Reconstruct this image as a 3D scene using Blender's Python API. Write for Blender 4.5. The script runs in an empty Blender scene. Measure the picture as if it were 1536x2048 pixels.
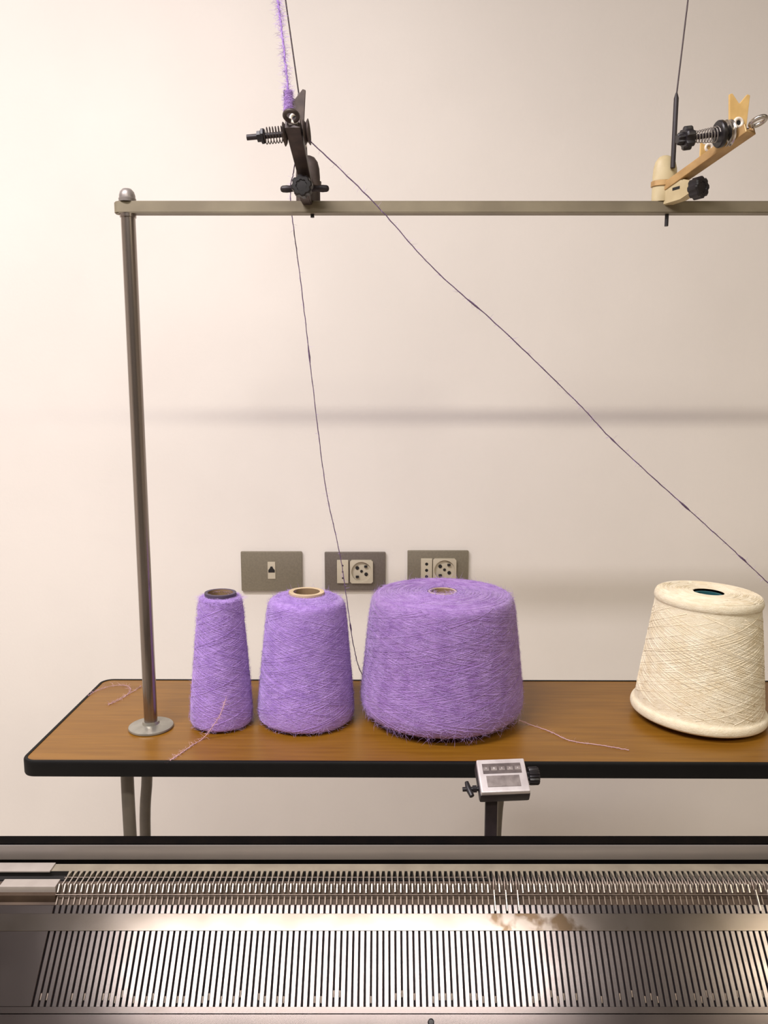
import bpy, bmesh, math, random
from mathutils import Vector, Matrix

random.seed(7)
S = bpy.context.scene
COL = S.collection
R = math.radians

# ------------------------------------------------------------------ camera
F = 1550.0                 # focal length in pixels of the 1536x2048 frame
PITCH = R(8.2)
ZC = 1.42                  # camera height
cam_d = bpy.data.cameras.new('camera')
cam = bpy.data.objects.new('camera', cam_d)
COL.objects.link(cam)
cam.location = (0, 0, ZC)
cam.rotation_euler = (R(90) - PITCH, 0, 0)
cam_d.sensor_fit = 'VERTICAL'
cam_d.sensor_height = 36.0
cam_d.sensor_width = 27.0
cam_d.lens = F / 2048 * 36.0
cam_d.clip_start = 0.02
S.camera = cam

# ------------------------------------------------------------------ world, lights, exposure
w = bpy.data.worlds.new('world')
S.world = w
w.use_nodes = True
w.node_tree.nodes['Background'].inputs[0].default_value = (1, 0.95, 0.88, 1)
w.node_tree.nodes['Background'].inputs[1].default_value = 0.05
S.view_settings.view_transform = 'Standard'
S.view_settings.look = 'None'
S.view_settings.gamma = 1.0
S.view_settings.use_curve_mapping = False
S.view_settings.exposure = 0.04

# the two ceiling tubes of the room: x, y, length, width, watt, colour
LAMPS = [(-0.16, -0.86, 1.40, 0.17, 31.0, (1.0, 0.95, 0.89)),
         (-0.90, 0.20, 1.25, 0.10, 54.0, (1.0, 0.945, 0.985)),
         (1.88, -0.86, 1.25, 0.11, 21.0, (1.0, 0.89, 0.68))]


def P(u, v, d):
    """point of the place seen at picture position (u, v), d metres in front"""
    xc, yc = (u - 768) / F, (v - 1024) / F
    fw = math.cos(PITCH) - yc * math.sin(PITCH)
    dn = yc * math.cos(PITCH) + math.sin(PITCH)
    return Vector((xc / fw * d, d, ZC - dn / fw * d))


# ------------------------------------------------------------------ helpers
def lin(c):
    return tuple((x / 255 / 12.92 if x <= 10 else ((x / 255 + 0.055) / 1.055) ** 2.4) for x in c)


def mat(name, rgb, rough=0.5, metal=0.0, rgb2=None, scale=30.0, stretch=(1, 1, 1), detail=4.0,
        bump=0.0, bscale=None, sheen=0.0, coat=0.0, lo=0.35, hi=0.65, spec=0.5, rough2=None, aniso=0.0):
    m = bpy.data.materials.new(name)
    m.use_nodes = True
    nt = m.node_tree
    b = nt.nodes['Principled BSDF']
    c1 = lin(rgb)
    b.inputs['Base Color'].default_value = (*c1, 1)
    b.inputs['Roughness'].default_value = rough
    b.inputs['Metallic'].default_value = metal
    b.inputs['Specular IOR Level'].default_value = spec
    if sheen:
        b.inputs['Sheen Weight'].default_value = sheen
        b.inputs['Sheen Roughness'].default_value = 0.5
    if coat:
        b.inputs['Coat Weight'].default_value = coat
        b.inputs['Coat Roughness'].default_value = 0.12
    if aniso:
        b.inputs['Anisotropic'].default_value = aniso
    tc = nt.nodes.new('ShaderNodeTexCoord')
    mp = nt.nodes.new('ShaderNodeMapping')
    mp.inputs['Scale'].default_value = stretch
    nt.links.new(tc.outputs['Object'], mp.inputs['Vector'])
    if rgb2 is not None:
        n = nt.nodes.new('ShaderNodeTexNoise')
        n.inputs['Scale'].default_value = scale
        n.inputs['Detail'].default_value = detail
        nt.links.new(mp.outputs[0], n.inputs['Vector'])
        r = nt.nodes.new('ShaderNodeValToRGB')
        r.color_ramp.elements[0].position = lo
        r.color_ramp.elements[1].position = hi
        r.color_ramp.elements[0].color = (*c1, 1)
        r.color_ramp.elements[1].color = (*lin(rgb2), 1)
        nt.links.new(n.outputs['Fac'], r.inputs['Fac'])
        nt.links.new(r.outputs['Color'], b.inputs['Base Color'])
        if rough2 is not None:
            mr = nt.nodes.new('ShaderNodeMapRange')
            mr.inputs['From Min'].default_value = lo
            mr.inputs['From Max'].default_value = hi
            mr.inputs['To Min'].default_value = rough
            mr.inputs['To Max'].default_value = rough2
            nt.links.new(n.outputs['Fac'], mr.inputs['Value'])
            nt.links.new(mr.outputs[0], b.inputs['Roughness'])
    if bump:
        n2 = nt.nodes.new('ShaderNodeTexNoise')
        n2.inputs['Scale'].default_value = bscale or scale
        n2.inputs['Detail'].default_value = 5.0
        nt.links.new(mp.outputs[0], n2.inputs['Vector'])
        bp = nt.nodes.new('ShaderNodeBump')
        bp.inputs['Strength'].default_value = bump
        bp.inputs['Distance'].default_value = 0.002
        nt.links.new(n2.outputs['Fac'], bp.inputs['Height'])
        nt.links.new(bp.outputs[0], b.inputs['Normal'])
    return m


M = {}
M['wall'] = mat('wall_plaster', (237, 230, 221), 0.75, rgb2=(231, 224, 215), scale=3.0, bump=0.12, bscale=140)
M['wall_dull'] = mat('wall_grey_paint', (150, 142, 132), 0.7, rgb2=(140, 132, 122), scale=3.0)
M['ceiling'] = mat('ceiling_paint', (150, 146, 140), 0.8, rgb2=(142, 138, 132), scale=2.0, bump=0.1, bscale=60)
M['floor'] = mat('floor_tile', (222, 213, 200), 0.4, rgb2=(210, 201, 188), scale=6.0)
M['laminate'] = mat('brown_laminate', (136, 93, 27), 0.32, rgb2=(122, 81, 20), scale=9.0, stretch=(1.2, 16, 16), detail=7, spec=0.35, bump=0.04, bscale=300)
M['edge'] = mat('black_edge_band', (6, 5, 5), 0.6, rgb2=(10, 9, 9), scale=20, spec=0.25)
M['leg'] = mat('grey_leg_paint', (112, 104, 94), 0.45, rgb2=(98, 92, 84), scale=30)
M['pole'] = mat('brushed_pole_steel', (168, 158, 151), 0.24, metal=0.95, rgb2=(152, 143, 136), scale=40, stretch=(1, 1, 0.05))
M['bar'] = mat('olive_bar_paint', (136, 126, 104), 0.5, rgb2=(122, 112, 92), scale=18, metal=0.2)
M['flange'] = mat('zinc_flange', (178, 176, 166), 0.38, metal=0.8, rgb2=(160, 158, 148), scale=60)
M['purple'] = mat('lilac_mohair', (180, 146, 216), 0.9, rgb2=(158, 121, 196), scale=120, stretch=(1, 1, 2.5), sheen=0.35, bump=0.6, bscale=500, spec=0.15)
M['purple_big'] = mat('mauve_mohair', (168, 134, 194), 0.9, rgb2=(146, 110, 174), scale=110, stretch=(1, 1, 2.5), sheen=0.35, bump=0.6, bscale=480, spec=0.15)
M['purple_thread'] = mat('lilac_thread', (186, 152, 220), 0.85, rgb2=(156, 120, 194), scale=60, sheen=0.3, spec=0.15)
M['mauve_thread'] = mat('mauve_thread', (174, 140, 200), 0.85, rgb2=(146, 108, 174), scale=60, sheen=0.3, spec=0.15)
M['dark_thread'] = mat('darkened_lilac_thread', (122, 102, 128), 0.85, rgb2=(98, 80, 106), scale=200, spec=0.1)  # same lilac yarn, shade painted in for thin strands before the wall
M['fuzz'] = mat('lilac_fuzz', (196, 168, 224), 0.9, rgb2=(178, 146, 210), scale=50, spec=0.1)
M['fuzz_pink'] = mat('pinkish_fuzz', (216, 180, 186), 0.9, rgb2=(204, 164, 174), scale=50, spec=0.1)
M['cream'] = mat('cream_cotton', (244, 233, 206), 0.85, rgb2=(233, 219, 188), scale=100, stretch=(1, 1, 3), bump=0.5, bscale=420, sheen=0.2, spec=0.15)
M['cream_thread'] = mat('cream_thread', (246, 236, 212), 0.8, rgb2=(232, 217, 186), scale=50, spec=0.15)
M['card_dark'] = mat('violet_grey_core', (84, 72, 92), 0.55, rgb2=(70, 60, 78), scale=40)
M['card_cream'] = mat('cream_card_core', (206, 184, 150), 0.7, rgb2=(190, 168, 134), scale=40)
M['card_teal'] = mat('teal_core', (36, 92, 96), 0.5, rgb2=(28, 78, 84), scale=40)
M['card_in'] = mat('brown_card_inside', (146, 120, 88), 0.8, rgb2=(130, 105, 76), scale=40)
M['plate'] = mat('satin_grey_plate', (138, 130, 112), 0.45, metal=0.25, rgb2=(130, 122, 105), scale=300)
M['plate_dark'] = mat('satin_dark_plate', (120, 111, 102), 0.45, metal=0.25, rgb2=(113, 104, 95), scale=300)
M['socket'] = mat('ivory_socket', (204, 194, 172), 0.45, rgb2=(194, 184, 162), scale=30)
M['hole'] = mat('hole_and_gap_black', (22, 19, 17), 0.7, rgb2=(28, 24, 22), scale=60)  # black for holes, and for shade painted into the machine's gaps
M['dark_iron'] = mat('dark_tensioner_iron', (84, 72, 66), 0.5, metal=0.35, rgb2=(66, 56, 54), scale=70)
M['black'] = mat('black_plastic', (24, 21, 24), 0.4, rgb2=(34, 30, 33), scale=60)
M['brass'] = mat('golden_tensioner', (196, 160, 108), 0.42, metal=0.25, rgb2=(176, 140, 92), scale=60)
M['brass_pale'] = mat('pale_gold_plate', (224, 186, 118), 0.5, rgb2=(208, 170, 104), scale=60)
M['beige_block'] = mat('beige_block', (206, 190, 150), 0.5, rgb2=(190, 172, 132), scale=40)
M['ceramic'] = mat('white_ceramic', (238, 228, 214), 0.3, rgb2=(228, 218, 204), scale=40)
M['steel'] = mat('bright_steel', (205, 198, 190), 0.25, metal=0.95, rgb2=(186, 180, 172), scale=60)
M['wire'] = mat('dark_wire', (74, 62, 64), 0.45, metal=0.5, rgb2=(60, 50, 52), scale=100)
M['sleeve'] = mat('black_sleeve', (44, 35, 38), 0.5, rgb2=(36, 28, 32), scale=100)
M['counter'] = mat('cast_zinc_case', (226, 219, 218), 0.34, metal=0.35, rgb2=(200, 190, 190), scale=55, lo=0.3, hi=0.7)
M['counter_grey'] = mat('grey_engraved_plate', (152, 142, 138), 0.45, metal=0.4, rgb2=(124, 114, 112), scale=110)
M['counter_win'] = mat('dark_counter_window', (104, 94, 92), 0.35, rgb2=(88, 79, 78), scale=120)
M['oil_gap_black'] = mat('oily_rail_gap_black', (5, 4, 4), 0.75, rgb2=(12, 8, 6), scale=45, spec=0.05)
M['rail'] = mat('brushed_rail_steel', (158, 150, 144), 0.38, metal=0.45, rgb2=(136, 129, 124), scale=60, stretch=(0.04, 1, 1))
M['strip'] = mat('pale_comb_steel', (178, 168, 150), 0.42, metal=0.6, rgb2=(160, 150, 134), scale=40)
M['bed'] = mat('worn_bed_steel', (108, 100, 99), 0.16, metal=0.92, rgb2=(94, 86, 84), scale=26, detail=8, lo=0.42, hi=0.75, rough2=0.22)
M['rib'] = mat('rib_steel', (122, 115, 115), 0.16, metal=0.92, rgb2=(106, 98, 97), scale=24, detail=8, lo=0.42, hi=0.75, rough2=0.22)
M['groove'] = mat('dark_groove_steel', (30, 23, 27), 0.6, metal=0.3, rgb2=(44, 34, 36), scale=60, spec=0.3)  # dark steel of the slot floors
M['recess'] = mat('greasy_recess_gap_brown', (62, 48, 37), 0.6, metal=0.2, rgb2=(78, 63, 50), scale=40, spec=0.3)
M['needle'] = mat('needle_steel', (216, 208, 200), 0.28, metal=0.9, rgb2=(190, 182, 174), scale=90)
M['pale_block'] = mat('pale_end_block', (176, 167, 159), 0.45, metal=0.3, rgb2=(164, 155, 147), scale=40)
M['needle_dull'] = mat('dull_needle_steel', (132, 118, 108), 0.4, metal=0.7, rgb2=(110, 98, 88), scale=90)
M['machine'] = mat('grey_machine_paint', (96, 98, 94), 0.5, rgb2=(84, 86, 82), scale=12)
M['lamp_white'] = mat('lamp_housing', (235, 235, 232), 0.5, rgb2=(228, 228, 225), scale=10)


def stained_steel():
    """cover strip: bright steel with brown-black grease stains of their own shape"""
    m = mat('stained_strip_steel', (112, 104, 99), 0.18, metal=0.92, rgb2=(100, 92, 86), scale=30, detail=8)
    nt = m.node_tree
    b = nt.nodes['Principled BSDF']
    base = b.inputs['Base Color'].links[0].from_socket
    tc = nt.nodes.new('ShaderNodeTexCoord')
    n = nt.nodes.new('ShaderNodeTexNoise')
    n.inputs['Scale'].default_value = 55
    n.inputs['Detail'].default_value = 6
    nt.links.new(tc.outputs['Object'], n.inputs['Vector'])
    sx = nt.nodes.new('ShaderNodeSeparateXYZ')
    nt.links.new(tc.outputs['Object'], sx.inputs[0])
    # patch of stains around x = 0.15 on the strip
    d = nt.nodes.new('ShaderNodeMath'); d.operation = 'SUBTRACT'; d.inputs[1].default_value = 0.135
    nt.links.new(sx.outputs['X'], d.inputs[0])
    a = nt.nodes.new('ShaderNodeMath'); a.operation = 'ABSOLUTE'
    nt.links.new(d.outputs[0], a.inputs[0])
    mr = nt.nodes.new('ShaderNodeMapRange')
    mr.inputs['From Min'].default_value = 0.02
    mr.inputs['From Max'].default_value = 0.09
    mr.inputs['To Min'].default_value = 0.12
    mr.inputs['To Max'].default_value = -0.10
    nt.links.new(a.outputs[0], mr.inputs['Value'])
    s = nt.nodes.new('ShaderNodeMath'); s.operation = 'ADD'
    nt.links.new(n.outputs['Fac'], s.inputs[0]); nt.links.new(mr.outputs[0], s.inputs[1])
    r = nt.nodes.new('ShaderNodeValToRGB')
    r.color_ramp.elements[0].position = 0.57
    r.color_ramp.elements[1].position = 0.68
    nt.links.new(s.outputs[0], r.inputs['Fac'])
    mx = nt.nodes.new('ShaderNodeMixRGB')
    mx.inputs['Color2'].default_value = (*lin((74, 60, 46)), 1)
    nt.links.new(r.outputs['Color'], mx.inputs['Fac'])
    nt.links.new(base, mx.inputs['Color1'])
    nt.links.new(mx.outputs[0], b.inputs['Base Color'])
    return m


M['strip_stained'] = stained_steel()


def link(o, parent=None):
    COL.objects.link(o)
    if parent is not None:
        o.parent = parent
    return o


def thing(name, label, cat, loc=(0, 0, 0), rot=(0, 0, 0), group=None):
    o = bpy.data.objects.new(name, None)
    o.empty_display_size = 0.02
    COL.objects.link(o)
    o.location = loc
    o.rotation_euler = rot
    tag(o, label, cat, group)
    return o


def tag(o, label, cat, group=None):
    o['label'] = label
    o['category'] = cat
    if group:
        o['group'] = group
    return o


def mesh_obj(name, bm, m, parent=None, smooth=None, label=None, kind=None):
    bmesh.ops.recalc_face_normals(bm, faces=bm.faces)
    me = bpy.data.meshes.new(name)
    bm.to_mesh(me)
    bm.free()
    me.materials.append(M[m])
    if smooth is not None:
        me.shade_smooth()
        if smooth > 0:
            me.set_sharp_from_angle(angle=R(smooth))
    o = bpy.data.objects.new(name, me)
    link(o, parent)
    if label:
        o['label'] = label
    if kind:
        o['kind'] = kind
    return o


def struct(name, bm, m):
    o = mesh_obj(name, bm, m)
    o['kind'] = 'structure'
    return o


def box(bm, x0, x1, y0, y1, z0, z1, bev=0.0, seg=2):
    ret = bmesh.ops.create_cube(bm, size=1.0)
    vs = ret['verts']
    bmesh.ops.scale(bm, vec=(x1 - x0, y1 - y0, z1 - z0), verts=vs)
    bmesh.ops.translate(bm, vec=((x0 + x1) / 2, (y0 + y1) / 2, (z0 + z1) / 2), verts=vs)
    if bev:
        es = list({e for v in vs for e in v.link_edges})
        bmesh.ops.bevel(bm, geom=es, offset=bev, segments=seg, affect='EDGES', profile=0.6)


def newbox(*a, **k):
    bm = bmesh.new()
    box(bm, *a, **k)
    return bm


def basis(axis):
    a = Vector(axis).normalized()
    h = Vector((0, 0, 1)) if abs(a.z) < 0.9 else Vector((1, 0, 0))
    u = a.cross(h).normalized()
    return a, u, a.cross(u).normalized()


def cyl(bm, p0, p1, r0, r1=None, n=20, cap=True):
    p0, p1 = Vector(p0), Vector(p1)
    r1 = r0 if r1 is None else r1
    a, u, v = basis(p1 - p0)
    A, B = [], []
    for i in range(n):
        t = 2 * math.pi * i / n
        dv = u * math.cos(t) + v * math.sin(t)
        A.append(bm.verts.new(p0 + dv * r0))
        B.append(bm.verts.new(p1 + dv * r1))
    for i in range(n):
        j = (i + 1) % n
        bm.faces.new((A[i], A[j], B[j], B[i]))
    if cap:
        bm.faces.new(A[::-1])
        bm.faces.new(B)


def newcyl(*a, **k):
    bm = bmesh.new()
    cyl(bm, *a, **k)
    return bm


def lathe(bm, prof, n=48, sx=1.0, sy=1.0, origin=(0, 0, 0), axis=None):
    """prof: list of (r, z); closed at ends where r == 0"""
    o = Vector(origin)
    if axis is None:
        a, u, v = Vector((0, 0, 1)), Vector((1, 0, 0)), Vector((0, 1, 0))
    else:
        a, u, v = basis(axis)
    rings = []
    for r, z in prof:
        if r < 1e-7:
            rings.append([bm.verts.new(o + a * z)])
        else:
            rings.append([bm.verts.new(o + u * (r * sx * math.cos(2 * math.pi * i / n)) + v * (r * sy * math.sin(2 * math.pi * i / n)) + a * z) for i in range(n)])
    for A, B in zip(rings, rings[1:]):
        for i in range(n):
            j = (i + 1) % n
            if len(A) == 1 and len(B) == 1:
                continue
            if len(A) == 1:
                bm.faces.new((A[0], B[j], B[i]))
            elif len(B) == 1:
                bm.faces.new((A[i], A[j], B[0]))
            else:
                bm.faces.new((A[i], A[j], B[j], B[i]))


def newlathe(*a, **k):
    bm = bmesh.new()
    lathe(bm, *a, **k)
    return bm


def tube(bm, pts, r, n=8, closed=False):
    """tube through points, parallel transport; r a number or list"""
    pts = [Vector(p) for p in pts]
    N = len(pts)
    rs = r if isinstance(r, (list, tuple)) else [r] * N
    prev = None
    rings = []
    for i in range(N):
        if closed:
            t = (pts[(i + 1) % N] - pts[i - 1])
        else:
            t = pts[min(i + 1, N - 1)] - pts[max(i - 1, 0)]
        t.normalize()
        if prev is None:
            _, u, _ = basis(t)
        else:
            u = prev - t * prev.dot(t)
            if u.length < 1e-6:
                _, u, _ = basis(t)
            u.normalize()
        prev = u
        v = t.cross(u)
        rings.append([bm.verts.new(pts[i] + (u * math.cos(2 * math.pi * k / n) + v * math.sin(2 * math.pi * k / n)) * rs[i]) for k in range(n)])
    m = N if closed else N - 1
    for i in range(m):
        A, B = rings[i], rings[(i + 1) % N]
        for k in range(n):
            j = (k + 1) % n
            bm.faces.new((A[k], A[j], B[j], B[k]))
    if not closed:
        bm.faces.new(rings[0][::-1])
        bm.faces.new(rings[-1])


def newtube(*a, **k):
    bm = bmesh.new()
    tube(bm, *a, **k)
    return bm


def prism(bm, poly, fn, t0, t1):
    """extrude a 2D polygon: fn(a, b, t) -> point"""
    A = [bm.verts.new(fn(a, b, t0)) for a, b in poly]
    B = [bm.verts.new(fn(a, b, t1)) for a, b in poly]
    n = len(poly)
    for i in range(n):
        j = (i + 1) % n
        bm.faces.new((A[i], A[j], B[j], B[i]))
    bm.faces.new(A[::-1])
    bm.faces.new(B)


def smoothpath(pts, sub=10):
    """Catmull-Rom"""
    pts = [Vector(p) for p in pts]
    out = []
    for i in range(len(pts) - 1):
        p0, p1, p2, p3 = pts[max(i - 1, 0)], pts[i], pts[i + 1], pts[min(i + 2, len(pts) - 1)]
        for k in range(sub):
            t = k / sub
            out.append(0.5 * ((2 * p1) + (p2 - p0) * t + (2 * p0 - 5 * p1 + 4 * p2 - p3) * t * t + (3 * p1 - p0 - 3 * p2 + p3) * t ** 3))
    out.append(pts[-1])
    return out


# ------------------------------------------------------------------ the room
WY = 1.50                                    # wall behind the table
XL, XR, YB, ZT = -3.2, 4.6, -4.6, 3.70
LZ = 2.80                                    # lamps hang at this height
struct('wall_back', newbox(XL - .1, XR + .1, WY, WY + 0.12, 0, ZT), 'wall')
struct('wall_front', newbox(XL - .1, XR + .1, YB - 0.12, YB, 0, ZT), 'wall_dull')
struct('wall_left', newbox(XL - 0.12, XL, YB, WY, 0, ZT), 'wall')
struct('wall_right', newbox(XR, XR + 0.12, YB, WY, 0, ZT), 'wall')
struct('floor', newbox(XL - .1, XR + .1, YB - .1, WY + .1, -0.1, 0), 'floor')
struct('ceiling', newbox(XL - .1, XR + .1, YB - .1, WY + .1, ZT, ZT + 0.1), 'ceiling')

for i, (lx, ly, ll, lw, watt, colr) in enumerate(LAMPS):
    t = thing('ceiling_lamp', ['long white ceiling lamp over the floor in front of the knitting machine',
                               'long white ceiling lamp above the left end of the knitting machine',
                               'long white ceiling lamp above the right side of the room'][i], 'lamp',
              (lx, ly, LZ))
    t['group'] = 'ceiling lamps'
    mesh_obj('housing', newbox(-ll / 2 - .03, ll / 2 + .03, -lw / 2 - .03, lw / 2 + .03, -0.065, 0, bev=0.006), 'lamp_white', t)
    for sx in (-1, 1):
        mesh_obj('hanging_rod', newcyl((sx * ll * 0.35, 0, 0), (sx * ll * 0.35, 0, ZT - LZ), 0.006, n=10), 'lamp_white', t)
    ld = bpy.data.lights.new('lamp_light', 'AREA')
    ld.shape = 'RECTANGLE'
    ld.size, ld.size_y = ll, lw
    ld.energy = watt
    ld.color = colr
    lo = bpy.data.objects.new('lamp_light', ld)
    link(lo, t)
    lo.location = (0, 0, -0.07)

# ------------------------------------------------------------------ table
TZ = ZC - 0.45
TABLE_YAW = R(-0.4)
tb = thing('cone_table', 'long brown laminate table with black edge carrying the yarn cones', 'table', (-0.46, 0.9195, 0), (0, 0, TABLE_YAW))
TL, TD, TH = 1.24, 0.2925, 0.0205


def rrect(x0, x1, y0, y1, r, n=8):
    out = []
    for cx, cy, a0 in ((x1 - r, y0 + r, -90), (x1 - r, y1 - r, 0), (x0 + r, y1 - r, 90), (x0 + r, y0 + r, 180)):
        for k in range(n + 1):
            a = R(a0 + 90 * k / n)
            out.append((cx + r * math.cos(a), cy + r * math.sin(a)))
    return out


bm = bmesh.new()
prism(bm, rrect(0.0025, TL - .0025, 0.0025, TD - .0025, 0.016), lambda a, b, t: (a, b, t), TZ - TH + 0.001, TZ)
mesh_obj('tabletop', bm, 'laminate', tb)
bm = bmesh.new()
# black edge band: a ring around the board with a rounded outer profile
prof = [(0.0052, -0.0002), (0.0048, 0.0008), (0.0012, 0.0008), (0.0002, -0.0008), (0, -0.003), (0, -TH + .003), (0.0008, -TH + .0008), (0.003, -TH), (0.02, -TH)]
rings = []
for ins, dz in prof:
    ring = [bm.verts.new((a, b, TZ + dz)) for a, b in rrect(ins, TL - ins, ins, TD - ins, max(0.0185 - ins, 0.002))]
    rings.append(ring)
for A, B in zip(rings, rings[1:]):
    n = len(A)
    for i in range(n):
        bm.faces.new((A[i], A[(i + 1) % n], B[(i + 1) % n], B[i]))
mesh_obj('edge_band', bm, 'edge', tb, smooth=40)

Rm = Matrix.Rotation(-TABLE_YAW, 4, 'Z')


def tloc(x, y):
    v = Rm @ Vector((x + 0.46, y - 0.9195, 0))
    return v.x, v.y


for (u1, u2) in ((255, 294), (985, 1003), (None, None)):
    for k, (u, d) in enumerate(((u1, 0.975), (u2, 1.15))):
        if u is None:
            wx = 0.66
        else:
            wx = P(u, 1560, d).x
        lx, ly = tloc(wx, d)
        bend = -0.001 if k == 0 else 0.007
        pts = [(lx - bend * 0.2, ly, TZ - TH), (lx + bend * 0.3, ly, TZ - TH - 0.05), (lx, ly, TZ - TH - 0.12), (lx - bend, ly, TZ - TH - 0.22),
               (lx - bend * 1.2, ly, 0.4), (lx - bend, ly, 0.012)]
        lg = mesh_obj('leg', newtube(smoothpath(pts, 6), 0.0085, n=14), 'leg', tb, smooth=40)
        mesh_obj('leg_foot', newcyl((lx - bend, ly, 0), (lx - bend, ly, 0.014), 0.012, n=14), 'edge', lg, smooth=40)
        bm = bmesh.new()
        box(bm, lx - 0.02, lx + 0.02, ly - 0.014, ly + 0.014, TZ - TH - 0.003, TZ - TH, bev=0.001)
        mesh_obj('leg_plate', bm, 'leg', lg)

# ------------------------------------------------------------------ yarn rack: pole, bar, cap nut, flange
PX, PY = -0.3235, 1.023
BZ = ZC + 0.2472                                # top of the cross bar
BH = 0.0145
rk = thing('yarn_rack', 'steel pole with a long horizontal grey bar above the yarn cones', 'yarn rack', (PX, PY, TZ))
bm = newlathe([(0, 0), (0.0295, 0), (0.0305, 0.0015), (0.030, 0.0035), (0.027, 0.0048), (0.017, 0.0056), (0.0118, 0.0066), (0.0108, 0.010), (0, 0.010)], n=40)
mesh_obj('flange', bm, 'flange', rk, smooth=35)
mesh_obj('pole', newcyl((0, 0, 0.008), (0, 0, BZ - BH - TZ), 0.0090, n=32), 'pole', rk, smooth=40)
bl = 1.22
bm = bmesh.new()
prism(bm, [(-0.0165 + 0.0075 * (1 - math.cos(R(a))), 0.0075 * math.sin(R(a))) for a in range(90, -91, -15)] + [(bl, -0.0075), (bl, 0.0075)],
      lambda a, b, t: (a, b, t), BZ - BH - TZ, BZ - TZ)
bmesh.ops.bevel(bm, geom=[e for e in bm.edges if abs(e.verts[0].co.z - e.verts[1].co.z) < 1e-6], offset=0.0012, segments=2, affect='EDGES')
mesh_obj('cross_bar', bm, 'bar', rk, smooth=35)
z0 = BZ - TZ
nut = mesh_obj('cap_nut', newlathe([(0.0105, 0), (0.0108, 0.004), (0.0100, 0.0046), (0.0099, 0.008), (0.0085, 0.0125), (0.0055, 0.0158), (0, 0.017)], n=28), 'rail', rk, smooth=50)
nut.location.z = z0
mesh_obj('pole_collar', newcyl((0, 0, z0 - BH - 0.004), (0, 0, z0 - BH), 0.0102, n=28), 'pole', rk, smooth=40)
# second pole at the far end, outside the picture
mesh_obj('flange', newlathe([(0, 0), (0.0295, 0), (0.030, 0.0035), (0.026, 0.0065), (0.0125, 0.0125), (0.0115, 0.016), (0, 0.016)], n=32), 'flange', rk, smooth=35).location = (1.04, 0, 0)
mesh_obj('pole', newcyl((1.04, 0, 0.008), (1.04, 0, BZ - BH - TZ), 0.0090, n=28), 'pole', rk, smooth=40)


# ------------------------------------------------------------------ tensioners
def hexprism(bm, p0, p1, r, n=6):
    cyl(bm, p0, p1, r, n=n)


def ring_bm(center, axis, R0, r0, n=24, m=10):
    bm = bmesh.new()
    a, u, v = basis(axis)
    c = Vector(center)
    tube(bm, [c + (u * math.cos(2 * math.pi * i / n) + v * math.sin(2 * math.pi * i / n)) * R0 for i in range(n)], r0, n=m, closed=True)
    return bm


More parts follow.
